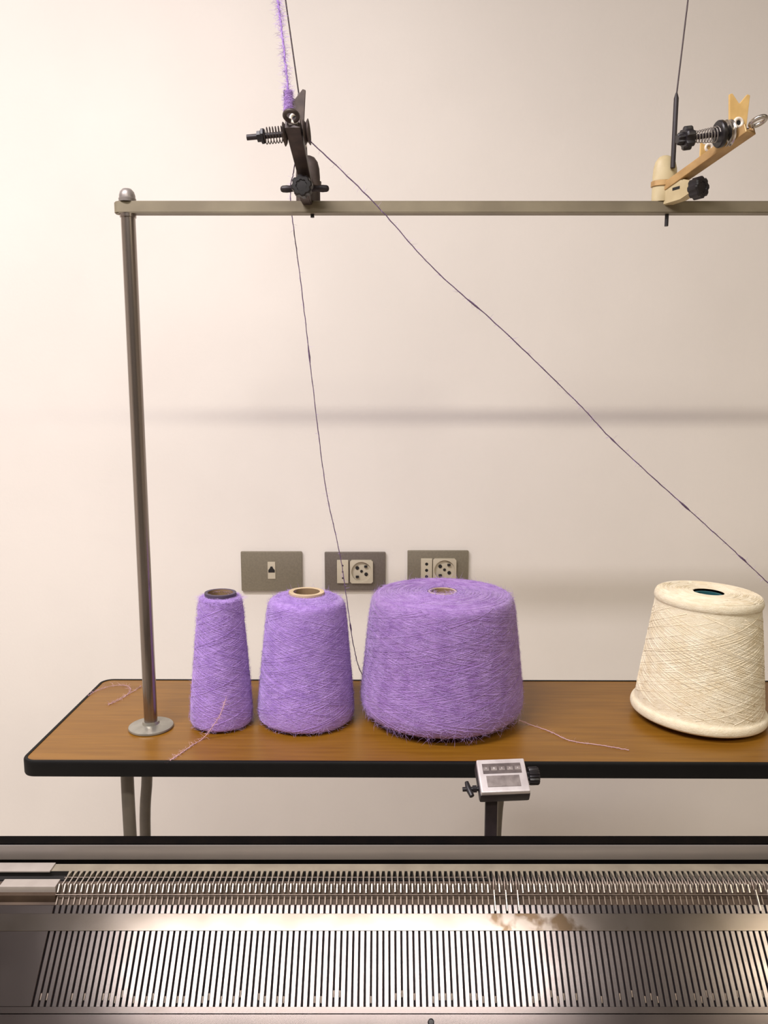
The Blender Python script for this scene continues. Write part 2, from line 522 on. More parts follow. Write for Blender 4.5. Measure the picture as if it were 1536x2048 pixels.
def tensioner(label, base, alpha, body, plate, block, spring, wire_lean, dark, wx, hrot, prz):
    t = thing('yarn_tensioner', label, 'yarn tensioner', base, (0, 0, -alpha), 'yarn tensioners on the bar')
    # block standing on the bar, domed
    bm = newlathe([(0, 0), (0.0152, 0), (0.0152, 0.030), (0.0145, 0.040), (0.0125, 0.048), (0.0085, 0.0535), (0.004, 0.0555), (0, 0.056)], n=32, sx=1.0, sy=0.62)
    ob = mesh_obj('base_block', bm, block, t, smooth=50)
    ob.rotation_euler.z = alpha
    bm = bmesh.new()
    ring = [(0.0153, 0.018), (0.0168, 0.0185), (0.0168, 0.0245), (0.0153, 0.025)]
    lathe(bm, ring, n=32, sx=1.0, sy=0.66)
    o2 = mesh_obj('clamp_band', bm, body, t, smooth=35)
    o2.rotation_euler.z = alpha
    # clamp bracket towards the knob
    bm = bmesh.new()
    prism(bm, [(0.004, -0.012), (0.030, -0.010), (0.044, -0.007), (0.044, 0.009), (0.030, 0.014), (0.004, 0.018)], lambda a, b, q: (a, q, b + 0.0065), -0.006, 0.006)
    bmesh.ops.bevel(bm, geom=list(bm.edges), offset=0.0012, segments=2, affect='EDGES')
    br = mesh_obj('clamp_bracket', bm, block, t, smooth=35)
    mesh_obj('slot_hole', newbox(0.018, 0.029, -0.0063, -0.0058, 0.009, 0.0125, bev=0.0002), 'hole', br)
    # fluted clamp knob
    bm = bmesh.new()
    nn = 40
    pr = [0.0118 + (0.0009 if (i % 5) < 3 else -0.0006) for i in range(nn)]
    loops = []
    for (x, s) in ((0.044, 0.86), (0.0455, 1.0), (0.0570, 1.0), (0.0585, 0.86), (0.0585, 0.55), (0.0572, 0.50)):
        loops.append([bm.verts.new((x, pr[i] * s * math.cos(2 * math.pi * i / nn), 0.0055 + pr[i] * s * math.sin(2 * math.pi * i / nn))) for i in range(nn)])
    for A, B in zip(loops, loops[1:]):
        for i in range(nn):
            bm.faces.new((A[i], A[(i + 1) % nn], B[(i + 1) % nn], B[i]))
    bm.faces.new(loops[0][::-1]); bm.faces.new(loops[-1])
    mesh_obj('clamp_knob', bm, 'black', t, smooth=40)
    if dark:
        bm = bmesh.new()
        for s in (-1, 1):
            tube(bm, [(0.03, s * q, 0.0085) for q in (0.004, 0.016, 0.0175, 0.022, 0.027, 0.029, 0.0298)], [0.0034, 0.0034, 0.0040, 0.0044, 0.0040, 0.0030, 0.0012], n=12)
        mesh_obj('wing_bolt', bm, 'sleeve', t, smooth=50)
    # rising arm: a channel with two flanges
    L, h0, h1 = 0.137, 0.015, 0.061
    el = math.atan2(h1 - h0, L)
    arm = bpy.data.objects.new('arm', None)

    def armpt(x, y, z):
        return (x * math.cos(el) - z * math.sin(el), y, h0 + x * math.sin(el) + z * math.cos(el))
    bm = bmesh.new()
    W = 0.0088
    prism(bm, [(-W, -0.005), (W, -0.005), (W, 0.005), (W - 0.003, 0.005), (W - 0.003, -0.001), (-W + 0.003, -0.001), (-W + 0.003, 0.005), (-W, 0.005)],
          lambda a, b, q: armpt(q, a * (0.82 + 0.18 * q / L), b), -0.004, L * 0.90)
    bpy.data.objects.remove(arm)
    am = mesh_obj('arm', bm, body, t)
    bv = am.modifiers.new('bevel', 'BEVEL'); bv.width = 0.0008; bv.segments = 2
    # open eye at the tip
    c = Vector(armpt(L * 0.975, 0, 0.002))
    ax = Vector((-math.sin(el), 0, math.cos(el)))
    bm = bmesh.new()
    u = Vector((math.cos(el), 0, math.sin(el))); v = Vector((0, 1, 0))
    pts = [c + (u * math.cos(R(a)) * 0.0085 + v * math.sin(R(a)) * 0.0072) for a in range(-165, 166, 15)]
    tube(bm, pts, 0.0024, n=10)
    mesh_obj('tip_eye', bm, 'steel' if not dark else body, t, smooth=60)
    # forked guide plate with ceramic eye
    ax0 = 0.100
    zb, zarm = 0.0445, h0 + ax0 * math.tan(el) + 0.001
    poly = [(-0.0085, zarm), (0.0085, zarm), (0.0104, zb + 0.018), (0.0125, zb + 0.0505), (0.0092, zb + 0.0515), (0.0006, zb + 0.0415), (-0.0006, zb + 0.0415), (-0.0092, zb + 0.0515), (-0.0125, zb + 0.0505), (-0.0104, zb + 0.018)]
    bm = bmesh.new()
    prism(bm, poly, lambda a, b, q: (q, a, b), -0.0015, 0.0015)
    fp = mesh_obj('forked_guide', bm, plate, t)
    fp.location = (ax0, 0, 0)
    fp.rotation_euler = (0, 0, prz)
    bv = fp.modifiers.new('bevel', 'BEVEL'); bv.width = 0.0005; bv.segments = 2
    mesh_obj('ceramic_eye', ring_bm((0.0015, 0, zb + 0.0205), (1, 0, 0), 0.0046, 0.0019), 'ceramic', fp, smooth=60)
    mesh_obj('eye_hole', newcyl((0.0014, 0, zb + 0.0205), (0.0017, 0, zb + 0.0205), 0.0036, n=18), 'hole', fp)
    # lower small tab with its own eye
    ax1 = 0.060
    zc = h0 + ax1 * math.tan(el) + 0.001
    bm = bmesh.new()
    prism(bm, [(-0.008, zc), (0.008, zc), (0.0075, zc + 0.013), (0.0035, zc + 0.0155), (-0.0045, zc + 0.0165), (-0.008, zc + 0.0185)], lambda a, b, q: (q, a, b), -0.0012, 0.0012)
    tp = mesh_obj('small_guide', bm, plate, t)
    tp.location = (ax1, 0, 0)
    tp.rotation_euler = (0, 0, prz)
    mesh_obj('ceramic_eye', ring_bm((0.0015, 0.0020, zc + 0.0125), (1, 0, 0), 0.0040, 0.0017), 'ceramic', tp, smooth=60)
    # disc tension: rod, discs, spring, nut, built along -Y of their own frame
    zd = zb + (0.0055 if dark else 0.0112)

    def head(nm, bm, m, sm_):
        o = mesh_obj(nm, bm, m, t, smooth=sm_)
        o.location = (ax0, 0, zd)
        o.rotation_euler = hrot
        return o
    b_disc, b_sp0, b_sp1, rs0, rs1, b_end, big = spring
    head('tension_rod', newcyl((0, 0.014, 0), (0, b_end, 0), 0.0031 if dark else 0.0028, n=14), 'sleeve', 40)

    def disc(y, rr, bulge, m, nm):
        bm = newlathe([(0.002, 0), (rr * 0.45, 0.0), (rr * 0.8, 0.0012 * bulge), (rr, 0.0030 * bulge), (rr + .0002, 0.0036 * bulge), (rr * 0.8, 0.0020 * bulge), (rr * 0.45, 0.0009 * bulge + 0.0006), (0.002, 0.0010)], n=36, origin=(0, y, 0), axis=(0, -1, 0))
        head(nm, bm, m, 50)
    if dark:
        disc(b_disc, 0.0125, 1, body, 'tension_disc')
        disc(0.0125, 0.0135, -1, body, 'tension_disc')
        disc(0.0140, 0.0130, 1, body, 'tension_disc')
    else:
        disc(b_disc + 0.0085, 0.0140, 1, 'steel', 'tension_disc')
        disc(b_disc + 0.0060, 0.0140, -1, 'steel', 'tension_disc')
        head('spring_cup', newlathe([(0.003, 0), (0.0140, 0), (0.0146, 0.001), (0.0146, 0.0042), (0.0135, 0.0055), (0.009, 0.0058), (0.003, 0.0058)], n=36, origin=(0, b_disc, 0), axis=(0, -1, 0)), 'black', 40)
    turns = 9 if not dark else 7
    pts = []
    for i in range(turns * 14 + 1):
        q = i / (turns * 14)
        a = 2 * math.pi * turns * q
        rr = rs0 + (rs1 - rs0) * q
        pts.append((rr * math.cos(a), b_sp0 + (b_sp1 - b_sp0) * q, rr * math.sin(a)))
    head('spring', newtube(pts, 0.00055, n=6), 'rail' if not dark else 'dark_iron', 60)
    bm = bmesh.new()
    if big:
        nn = 36
        loops = []
        for (y, q) in ((b_sp1, 0.9), (b_sp1 - 0.0015, 1.0), (b_sp1 - 0.0085, 1.0), (b_sp1 - 0.010, 0.9), (b_sp1 - 0.010, 0.55), (b_sp1 - 0.016, 0.5), (b_sp1 - 0.017, 0.4)):
            loops.append([bm.verts.new(((0.0115 + (0.0012 if (i % 6) < 3 else -0.0012)) * q * math.cos(2 * math.pi * i / nn), y, (0.0115 + (0.0012 if (i % 6) < 3 else -0.0012)) * q * math.sin(2 * math.pi * i / nn))) for i in range(nn)])
        for A, B in zip(loops, loops[1:]):
            for i in range(nn):
                bm.faces.new((A[i], A[(i + 1) % nn], B[(i + 1) % nn], B[i]))
        bm.faces.new(loops[0]); bm.faces.new(loops[-1])
    else:
        lathe(bm, [(0.002, 0), (0.0070, 0), (0.0084, 0.0015), (0.0084, 0.0040), (0.0062, 0.0052), (0.0060, 0.0090), (0.0032, 0.0095)], n=8, origin=(0, b_sp1, 0), axis=(0, -1, 0))
    head('tension_nut', bm, 'black', 35)
    # pin through the bar, black sleeve and long spring wire, at the front of the block (world -Y side)
    wy = -0.0112

    def toloc(X, Y):
        return X * math.cos(alpha) - Y * math.sin(alpha), X * math.sin(alpha) + Y * math.cos(alpha)
    fx, fy = toloc(wx, wy)
    gx_, gy_ = toloc(0.005, 0.0)
    mesh_obj('pin', newcyl((gx_, gy_, -BH - 0.0145 if not dark else -BH - 0.004), (gx_, gy_, 0.004), 0.0024, n=12), 'black', t, smooth=40)
    top = 0.125
    sl = mesh_obj('wire_sleeve', newtube([(fx, fy, 0.038), (fx, fy, 0.06), (fx, fy, top - 0.006), (fx, fy, top)], [0.0029, 0.0029, 0.0029, 0.0012], n=14), 'sleeve', t, smooth=50)
    wl = Vector((wire_lean * math.cos(alpha), wire_lean * math.sin(alpha), 1.0))   # world +-X lean
    p0 = Vector((fx, fy, top - 0.003))
    mesh_obj('spring_wire', newtube([p0, p0 + wl * 0.10, p0 + wl * 0.20, p0 + wl * 0.30], 0.0009, n=8), 'wire', sl, smooth=60)
    return t


X1 = -0.0955
tensioner('dark iron tensioner clamped on the bar, lilac yarn running up from it', (X1, PY, BZ), R(92.5), 'dark_iron', 'dark_iron', 'dark_iron',
          (-0.009, -0.011, -0.034, 0.0086, 0.0086, -0.055, False), -0.135, True, -0.0085, (R(4), 0, 0), 0.0)
tensioner('golden tensioner with black spring knob and forked plate on the bar', (0.3525, PY, BZ), R(60), 'brass', 'brass_pale', 'beige_block',
          (-0.018, -0.0238, -0.054, 0.0086, 0.0056, -0.056, True), 0.075, False, 0.0055, (R(8), 0, R(-25)), R(-22))


# ------------------------------------------------------------------ yarn cones
def interp(prof, z):
    for (r0, z0), (r1, z1) in zip(prof, prof[1:]):
        if z0 <= z <= z1:
            return r0 + (r1 - r0) * (z - z0) / max(z1 - z0, 1e-9)
    return prof[-1][0]


def fuzz_mesh(bm, sample, n, lmin, lmax, wd, lift=0.35, zmin=None):
    for _ in range(n):
        p, nr = sample()
        a, u, v = basis(nr)
        th = random.uniform(0, 2 * math.pi)
        # favour fibres lying along the winding
        d = (u * math.cos(th) + v * math.sin(th) * 0.5).normalized()
        L = random.uniform(lmin, lmax)
        side = d.cross(nr).normalized()
        lf = random.uniform(0.1, lift)
        curl = side * random.uniform(-0.5, 0.5)
        q0 = p
        q1 = p + (d + nr * lf + curl * 0.2).normalized() * L * 0.5
        q2 = q1 + (d + nr * lf * random.uniform(-0.6, 0.6) + curl).normalized() * L * 0.5
        if zmin is not None:
            for q in (q0, q1, q2):
                q.z = max(q.z, zmin + random.uniform(0, 0.0006))
        sv = (side + nr * random.uniform(-0.8, 0.8)).normalized() * wd * 0.5
        vs = [bm.verts.new(x) for x in (q0 - sv, q0 + sv, q1 + sv, q1 - sv, q2)]
        bm.faces.new((vs[0], vs[1], vs[2], vs[3]))
        bm.faces.new((vs[3], vs[2], vs[4]))


def yarn_cone(label, loc, lat, topprof, core, mats, wind, fuzz, tilt=(0, 0, 0), wz=None, group='yarn cones on the table'):
    """lat: lateral profile (r, z) bottom to top, topprof: (r, z) from the rim inwards,
    core: (outer r, z bottom, z top, wall)"""
    body_m, thread_m, core_m, in_m, fuzz_m = mats
    t = thing('yarn_cone', label, 'yarn cone', loc, tilt, group)
    full = [(core[0] * 0.9, lat[0][1] + 0.002)] + lat + topprof
    mesh_obj('yarn_package', newlathe(full, n=96), body_m, t, smooth=0)
    ro, zb, zt, wl = core
    rb = core[0] * 1.25
    cprof = [(rb - wl, zb), (rb, zb), (rb, zb + 0.002), (ro, zt - 0.006), (ro + 0.0010, zt - 0.003), (ro + 0.0008, zt - 0.0006), (ro - wl * 0.5, zt), (ro - wl, zt - 0.0008)]
    co = mesh_obj('core_tube', newlathe(cprof, n=48), core_m, t, smooth=50)
    mesh_obj('core_inside', newlathe([(ro - wl, zt - 0.0008), (rb - wl, zb), (0, zb + 0.0005)], n=40), in_m, co, smooth=60)
    # wound threads lying on the surface
    passes, turns, tr = wind
    bm = bmesh.new()
    z_lo, z_hi = lat[0][1] + 0.001, lat[-1][1] - 0.0005
    w_lo, w_hi = wz or (z_lo, z_hi)
    a = random.uniform(0, 6.28)
    for p in range(passes):
        up = p % 10 >= 6
        a += random.uniform(0, 6.28)
        n = max(int(turns * 44), 30)
        s0, s1 = sorted((random.uniform(0, 0.25), random.uniform(0.75, 1)))
        tz = random.uniform(0.8, 1.2)
        pts = []
        off = random.uniform(-0.0004, tr * 0.35)
        for i in range(n + 1):
            q = s0 + (s1 - s0) * i / n
            zz = w_lo + (w_hi - w_lo) * (q if up else 1 - q)
            ang = a + 2 * math.pi * turns * tz * q
            r = interp(lat, zz) + off
            pts.append((r * math.cos(ang), r * math.sin(ang), zz))
        tube(bm, pts, tr, n=4)
    # ring windings over the top face
    tp = topprof
    for p in range(passes // 2):
        k = random.uniform(0.05, 0.93) * (len(tp) - 1)
        i = int(k); f = k - i
        r = tp[i][0] + (tp[i + 1][0] - tp[i][0]) * f if i + 1 < len(tp) else tp[i][0]
        z = tp[i][1] + (tp[i + 1][1] - tp[i][1]) * f if i + 1 < len(tp) else tp[i][1]
        a0 = random.uniform(0, 6.28); sp = random.uniform(1.2, 4.0)
        dr = random.uniform(-0.08, 0.08) * r
        pts = []
        for j in range(26):
            ang = a0 + sp * j / 25
            rr = min(max(r + dr * (j / 25 - .5), tp[-1][0]), tp[0][0])
            zz = z
            for (ra, za), (rbb, zbb) in zip(tp, tp[1:]):
                if rbb <= rr <= ra:
                    zz = za + (zbb - za) * (ra - rr) / max(ra - rbb, 1e-9)
                    break
            pts.append((rr * math.cos(ang), rr * math.sin(ang), zz + tr * 0.2))
        tube(bm, pts, tr, n=4)
    mesh_obj('yarn_winding', bm, thread_m, t, smooth=0, kind='stuff')
    if fuzz:
        cnt, lmin, lmax, wd = fuzz
        H = z_hi - z_lo

        def samp():
            if random.random() < 0.8:
                z = z_lo + H * random.random()
                r = interp(lat, z)
                an = random.uniform(0, 2 * math.pi)
                return Vector((r * math.cos(an), r * math.sin(an), z)), Vector((math.cos(an), math.sin(an), 0.1)).normalized()
            k = random.random() * (len(tp) - 1)
            i = int(k); f = k - i
            r = tp[i][0] + (tp[i + 1][0] - tp[i][0]) * f
            z = tp[i][1] + (tp[i + 1][1] - tp[i][1]) * f
            an = random.uniform(0, 2 * math.pi)
            return Vector((r * math.cos(an), r * math.sin(an), z)), Vector((0.2 * math.cos(an), 0.2 * math.sin(an), 1)).normalized()
        bm = bmesh.new()
        fuzz_mesh(bm, samp, cnt, lmin, lmax, wd, zmin=0.0004)
        mesh_obj('yarn_fuzz', bm, fuzz_m, t, kind='stuff')
    return t


def sm(prof, k=3):
    """round a 2D profile by corner cutting"""
    for _ in range(k):
        out = [prof[0]]
        for (a, b), (c, d) in zip(prof, prof[1:]):
            out.append((a * .75 + c * .25, b * .75 + d * .25))
            out.append((a * .25 + c * .75, b * .25 + d * .75))
        out.append(prof[-1])
        prof = out
    return prof


def split(prof):
    """lateral part up to the highest point, then the top face"""
    zm = max(z for r, z in prof) - 0.004
    i = min(k for k in range(len(prof)) if prof[k][1] >= zm)
    return prof[:i + 1], prof[i:]


PUR = ('purple', 'purple_thread', 'card_dark', 'card_in', 'fuzz')
PURB = ('purple', 'purple_thread', 'card_cream', 'card_in', 'fuzz')
# slim cone
pr = sm([(0.036, 0.0015), (0.0425, 0.003), (0.0432, 0.012), (0.0415, 0.04), (0.0355, 0.11), (0.0312, 0.160), (0.0300, 0.176), (0.0272, 0.1815), (0.0218, 0.182)])
la, tpf = split(pr)
yarn_cone('slim lilac mohair yarn cone with dark rim, beside the steel pole', (-0.2290, 1.041, TZ + 0.0005), la, tpf, (0.0207, 0.0006, 0.1885, 0.0035), PUR, (110, 1.9, 0.00055), (9000, 0.005, 0.016, 0.00018), tilt=(0, R(1.1), 0))
# medium cone
pr = sm([(0.056, 0.0015), (0.0665, 0.003), (0.0685, 0.014), (0.066, 0.045), (0.0590, 0.120), (0.0545, 0.162), (0.0525, 0.172), (0.044, 0.1770), (0.0258, 0.1805)])
la, tpf = split(pr)
yarn_cone('medium lilac mohair yarn cone with cream rim, between slim and biggest cones', (-0.1115, 1.057, TZ + 0.0008), la, tpf, (0.0240, 0.0006, 0.1855, 0.0055), PURB, (150, 1.5, 0.00055), (13000, 0.005, 0.016, 0.00018), tilt=(0, R(1.0), 0))
# big cone
pr = sm([(0.070, 0.008), (0.092, 0.007), (0.1080, 0.010), (0.1150, 0.021), (0.1160, 0.034), (0.1130, 0.062), (0.1065, 0.122), (0.1015, 0.166), (0.0980, 0.1775), (0.090, 0.1805), (0.055, 0.1825), (0.0220, 0.1825)])
la, tpf = split(pr)
yarn_cone('biggest mauve mohair yarn cone, wide and flat-topped', (0.0828, 1.070, TZ), la, tpf, (0.0195, 0.0006, 0.1835, 0.0022), ('purple_big', 'mauve_thread', 'card_cream', 'card_in', 'fuzz'), (230, 1.2, 0.0006), (20000, 0.006, 0.019, 0.00018))
# cream cone
pr = sm([(0.068, 0.0015), (0.084, 0.002), (0.0915, 0.0045), (0.0930, 0.0100), (0.0915, 0.0160), (0.0872, 0.0180), (0.0862, 0.026), (0.0778, 0.100), (0.0706, 0.159), (0.0698, 0.1655), (0.0716, 0.1675), (0.0724, 0.1725), (0.0704, 0.1785), (0.064, 0.1815), (0.035, 0.182), (0.0205, 0.1800)], 2)
la, tpf = split(pr)
yarn_cone('cream cotton yarn cone with bulging rims and teal core', (0.4500, 1.062, TZ + 0.0034), la, tpf, (0.0195, -0.0005, 0.1775, 0.004), ('cream', 'cream_thread', 'card_teal', 'card_teal', 'fuzz'), (260, 0.85, 0.00055), None, tilt=(0, R(2.0), 0), wz=(0.020, 0.164))


# ------------------------------------------------------------------ running yarns
def running_yarn(name, label, pts, r, m, fuzz_n, fuzz_len, slubs=(), group=None, fm='fuzz', wob=0.0003, sub=14):
    path = smoothpath(pts, sub)
    n = len(path)
    out, rs = [], []
    for i, p in enumerate(path):
        k = wob if 0 < i < n - 1 else 0
        out.append(p + Vector((random.uniform(-k, k), random.uniform(-k, k), random.uniform(-k, k))))
        q = i / (n - 1)
        rr = r * random.uniform(0.85, 1.15)
        for s in slubs:
            if abs(q - s) < 0.006:
                rr *= 1.9
        rs.append(rr)
    t = thing(name, label, 'yarn', (0, 0, 0), group=group)
    t.location = out[-1]
    bm = bmesh.new()
    tube(bm, [p - out[-1] for p in out], rs, n=6)
    mesh_obj('strand', bm, m, t, smooth=0)
    if fuzz_n:
        def samp():
            i = random.randrange(n - 1)
            p = path[i].lerp(path[i + 1], random.random()) - out[-1]
            d = (path[i + 1] - path[i]).normalized()
            a, u, v = basis(d)
            th = random.uniform(0, 6.28)
            return p, (u * math.cos(th) + v * math.sin(th) + d * random.uniform(-1, 1)).normalized()
        bm = bmesh.new()
        fuzz_mesh(bm, samp, fuzz_n, fuzz_len[0], fuzz_len[1], 0.00022, lift=1.0)
        mesh_obj('strand_fuzz', bm, fm, t, kind='stuff')
    return t


FD = PY - 0.100           # depth of the dark tensioner's fork
running_yarn('running_yarn', 'thin violet yarn slanting from the dark tensioner down to the right',
             [P(618, 280, FD), P(745, 402, 0.937), P(870, 540, 0.953), P(1000, 655, 0.97), P(1150, 800, 0.99), P(1225, 880, 1.0), P(1350, 995, 1.015), P(1450, 1085, 1.03), P(1536, 1166, 1.04), P(1610, 1236, 1.05), Vector((0.668, 1.06, TZ + 0.001))],
             0.00066, 'dark_thread', 420, (0.003, 0.011), slubs=(0.26, 0.5, 0.62, 0.74), group='running yarns')
running_yarn('running_yarn', 'thin violet yarn dropping from the dark tensioner behind the cones',
             [P(600, 275, FD + 0.01), P(587, 345, 1.0), P(581, 375, 1.045), P(584, 430, 1.05), P(601, 560, 1.06), P(622, 740, 1.08), P(641, 900, 1.10), P(656, 1000, 1.11), P(680, 1110, 1.12), P(693, 1195, 1.125), P(707, 1290, 1.13), P(722, 1345, 1.135), P(745, 1370, 1.135)],
             0.00062, 'dark_thread', 260, (0.003, 0.009), slubs=(0.4, 0.8), group='running yarns')
running_yarn('running_yarn', 'fuzzy lilac yarn rising from the dark tensioner to the top',
             [P(580, 225, FD), P(577, 185, FD), P(570, 120, FD + 0.01), P(562, 50, FD + 0.02), P(556, 0, FD + 0.03), P(550, -60, FD + 0.045), Vector((X1 - 0.0085 - 0.135 * 0.30, PY - 0.0112, BZ + 0.122 + 0.30))],
             0.0011, 'purple', 1700, (0.004, 0.014), group='running yarns', wob=0.0007)
# lilac tuft wrapped round the left prong of the fork
tu = thing('yarn_tuft', 'lilac yarn fluff wrapped around the fork of the dark tensioner', 'yarn', P(577, 222, FD))
c0 = P(577, 222, FD); c1 = P(577, 182, FD)
pts = []
for i in range(150):
    q = i / 149
    c = c0.lerp(c1, q) - c0
    a = 2 * math.pi * 15 * q
    pts.append(c + Vector((0.0042 * math.cos(a) * (1.15 - 0.35 * q), 0.0030 * math.sin(a), 0)))
mesh_obj('wraps', newtube(pts, 0.0011, n=6), 'purple_big', tu, smooth=0)
bm = bmesh.new()


def samp_tuft():
    q = random.random()
    c = c0.lerp(c1, q) - c0
    a = random.uniform(0, 6.28)
    n = Vector((math.cos(a), math.sin(a), 0.2)).normalized()
    return c + Vector((0.0045 * math.cos(a), 0.0035 * math.sin(a), 0)), n


fuzz_mesh(bm, samp_tuft, 350, 0.003, 0.008, 0.00022, lift=0.8)
mesh_obj('tuft_fuzz', bm, 'fuzz', tu, kind='stuff')


def on_table(u, v, dz=0.0012):
    xc, yc = (u - 768) / F, (v - 1024) / F
    fw = math.cos(PITCH) - yc * math.sin(PITCH)
    dn = yc * math.cos(PITCH) + math.sin(PITCH)
    d = (ZC - TZ - dz) / (dn / fw)
    return P(u, v, d)


running_yarn('loose_yarn_end', 'pinkish fuzzy yarn end lying in front of the slim cone',
             [P(452, 1398, 0.988), P(440, 1430, 0.985), P(424, 1455, 0.985), on_table(405, 1478), on_table(385, 1490), on_table(360, 1508), on_table(340, 1521)],
             0.0005, 'fuzz_pink', 300, (0.004, 0.010), fm='fuzz_pink', group='loose yarn ends')
running_yarn('loose_yarn_end', 'thin pink yarn end lying between the biggest cone and the cream cone',
             [P(1038, 1440, 1.02), on_table(1060, 1449), on_table(1100, 1463), on_table(1140, 1481), on_table(1200, 1490), on_table(1258, 1500)],
             0.0005, 'fuzz_pink', 120, (0.003, 0.008), fm='fuzz_pink', group='loose yarn ends')
running_yarn('loose_yarn_end', 'faint pinkish yarn fluff at the back left corner of the table',
             [on_table(176, 1392), on_table(200, 1378), on_table(240, 1370), on_table(262, 1378), on_table(245, 1396), on_table(218, 1408), on_table(262, 1385), on_table(282, 1372)],
             0.00025, 'fuzz_pink', 300, (0.004, 0.012), fm='fuzz_pink', group='loose yarn ends')


# ------------------------------------------------------------------ wall outlets
def plate(label, u0, u1, v0, v1, m, group='wall outlet plates'):
    a, b = P(u0, v0, WY - 0.006), P(u1, v1, WY - 0.006)
    cx, cz = (a.x + b.x) / 2, (a.z + b.z) / 2
    t = thing('wall_outlet', label, 'outlet', (cx, WY, cz), group=group)
    hw, hh = (b.x - a.x) / 2, (a.z - b.z) / 2
    bm = bmesh.new()
    box(bm, -hw, hw, -0.0075, 0, -hh, hh, bev=0.0022)
    mesh_obj('cover_plate', bm, m, t, smooth=30)
    return t, cx, cz


def local(u, v, cx, cz):
    p = P(u, v, WY - 0.009)
    return p.x - cx, p.z - cz


def schuko(t, cx, cz, u0, u1, v0, v1, um0, um1, hole_r):
    x0, z1 = local(u0, v0, cx, cz); x1, z0 = local(u1, v1, cx, cz)
    mx, mz, rr = (x0 + x1) / 2, (z0 + z1) / 2, min(x1 - x0, z1 - z0) / 2 * 0.88
    # face with a round well
    bm = bmesh.new()
    n = 40
    sq, ci, cb = [], [], []
    yf, yb = -0.0128, -0.0080
    for i in range(n):
        a = 2 * math.pi * (i + 0.5) / n
        c, s = math.cos(a), math.sin(a)
        k = 1 / max(abs(c), abs(s))
        sq.append(bm.verts.new((mx + (x1 - x0) / 2 * c * k, yf, mz + (z1 - z0) / 2 * s * k)))
        ci.append(bm.verts.new((mx + rr * c, yf, mz + rr * s)))
        cb.append(bm.verts.new((mx + rr * 0.96 * c, yb, mz + rr * 0.96 * s)))
    sb = [bm.verts.new((v.co.x, -0.005, v.co.z)) for v in sq]
    for i in range(n):
        j = (i + 1) % n
        bm.faces.new((sq[i], sq[j], ci[j], ci[i]))
        bm.faces.new((sb[i], sb[j], sq[j], sq[i]))
        bm.faces.new((ci[i], ci[j], cb[j], cb[i]))
    bm.faces.new(cb)
    so = mesh_obj('round_socket', bm, 'socket', t)
    for k, (dx, dz) in enumerate(((-0.42, 0.36), (0.0, 0.02), (0.46, -0.28))):
        mesh_obj('pin_hole', newcyl((mx + dx * rr, yb - 0.0004, mz + dz * rr), (mx + dx * rr, yb - 0.0012, mz + dz * rr), 0.0036 if k != 1 else 0.0028, n=14), 'hole', so)
    for dx, dz in ((-0.42, -0.52), (0.42, 0.52)):
        bm = bmesh.new()
        box(bm, mx + dx * rr - 0.003, mx + dx * rr + 0.003, yb - 0.004, yb, mz + dz * rr - 0.002, mz + dz * rr + 0.002, bev=0.0004)
        mesh_obj('earth_clip', bm, 'hole', so)
    # narrow three-pin module
    a0, _ = local(um0, v0, cx, cz); a1, _ = local(um1, v1, cx, cz)
    md = mesh_obj('narrow_socket', newbox(a0, a1, -0.0120, -0.004, z0, z1, bev=0.0008), 'socket', t)
    for k in (-1, 0, 1):
        mesh_obj('pin_hole', newcyl(((a0 + a1) / 2, -0.0119, mz + k * 0.0125), ((a0 + a1) / 2, -0.0123, mz + k * 0.0125), hole_r, n=12), 'hole', md)


t, cx, cz = plate('satin grey wall plate with a small data jack, above the two smaller cones', 481, 605, 1103, 1182, 'plate')
x0, z1 = local(535, 1124, cx, cz); x1, z0 = local(551, 1158, cx, cz)
jk = mesh_obj('data_jack', newbox(x0, x1, -0.0088, -0.004, z0, z1, bev=0.0006), 'socket', t)
mz = (z0 + z1) / 2
bm = bmesh.new()
jw = (x1 - x0) * 0.42
mxx = (x0 + x1) / 2
prism(bm, [(mxx - jw, mz - 0.004), (mxx + jw, mz - 0.004), (mxx + jw, mz + 0.001), (mxx + jw * 0.5, mz + 0.0045), (mxx + jw * 0.3, mz + 0.008), (mxx - jw * 0.3, mz + 0.008), (mxx - jw * 0.5, mz + 0.0045), (mxx - jw, mz + 0.001)],
      lambda a, b, q: (a, q, b), -0.0093, -0.0085)
mesh_obj('jack_port', bm, 'hole', jk)
t, cx, cz = plate('dark grey wall plate with power sockets, middle one of the three plates', 649, 771, 1104, 1181, 'plate_dark')
schuko(t, cx, cz, 700, 746, 1120, 1166, 674, 697, 0.0017)
t, cx, cz = plate('grey wall plate with power sockets, half hidden behind the biggest cone', 815, 936, 1101, 1180, 'plate')
schuko(t, cx, cz, 866, 912, 1117, 1163, 842, 864, 0.0031)

# ------------------------------------------------------------------ knitting machine
KX0, KX1 = -0.52, 0.80
MC = Vector((0.0, 0.602, ZC - 0.447))
km = thing('knitting_machine', 'long steel flat-bed knitting machine with slotted needle bed in the foreground', 'knitting machine', (0.12, 0.66, 0))


def place(o, world):
    """put a part at a world position under the machine (the machine Empty is unrotated)"""
    o.location = Vector(world) - km.location


PITCHX = 0.00508
NX0 = -0.285                                # first slot
NR = 208
END = NX0 + NR * PITCHX
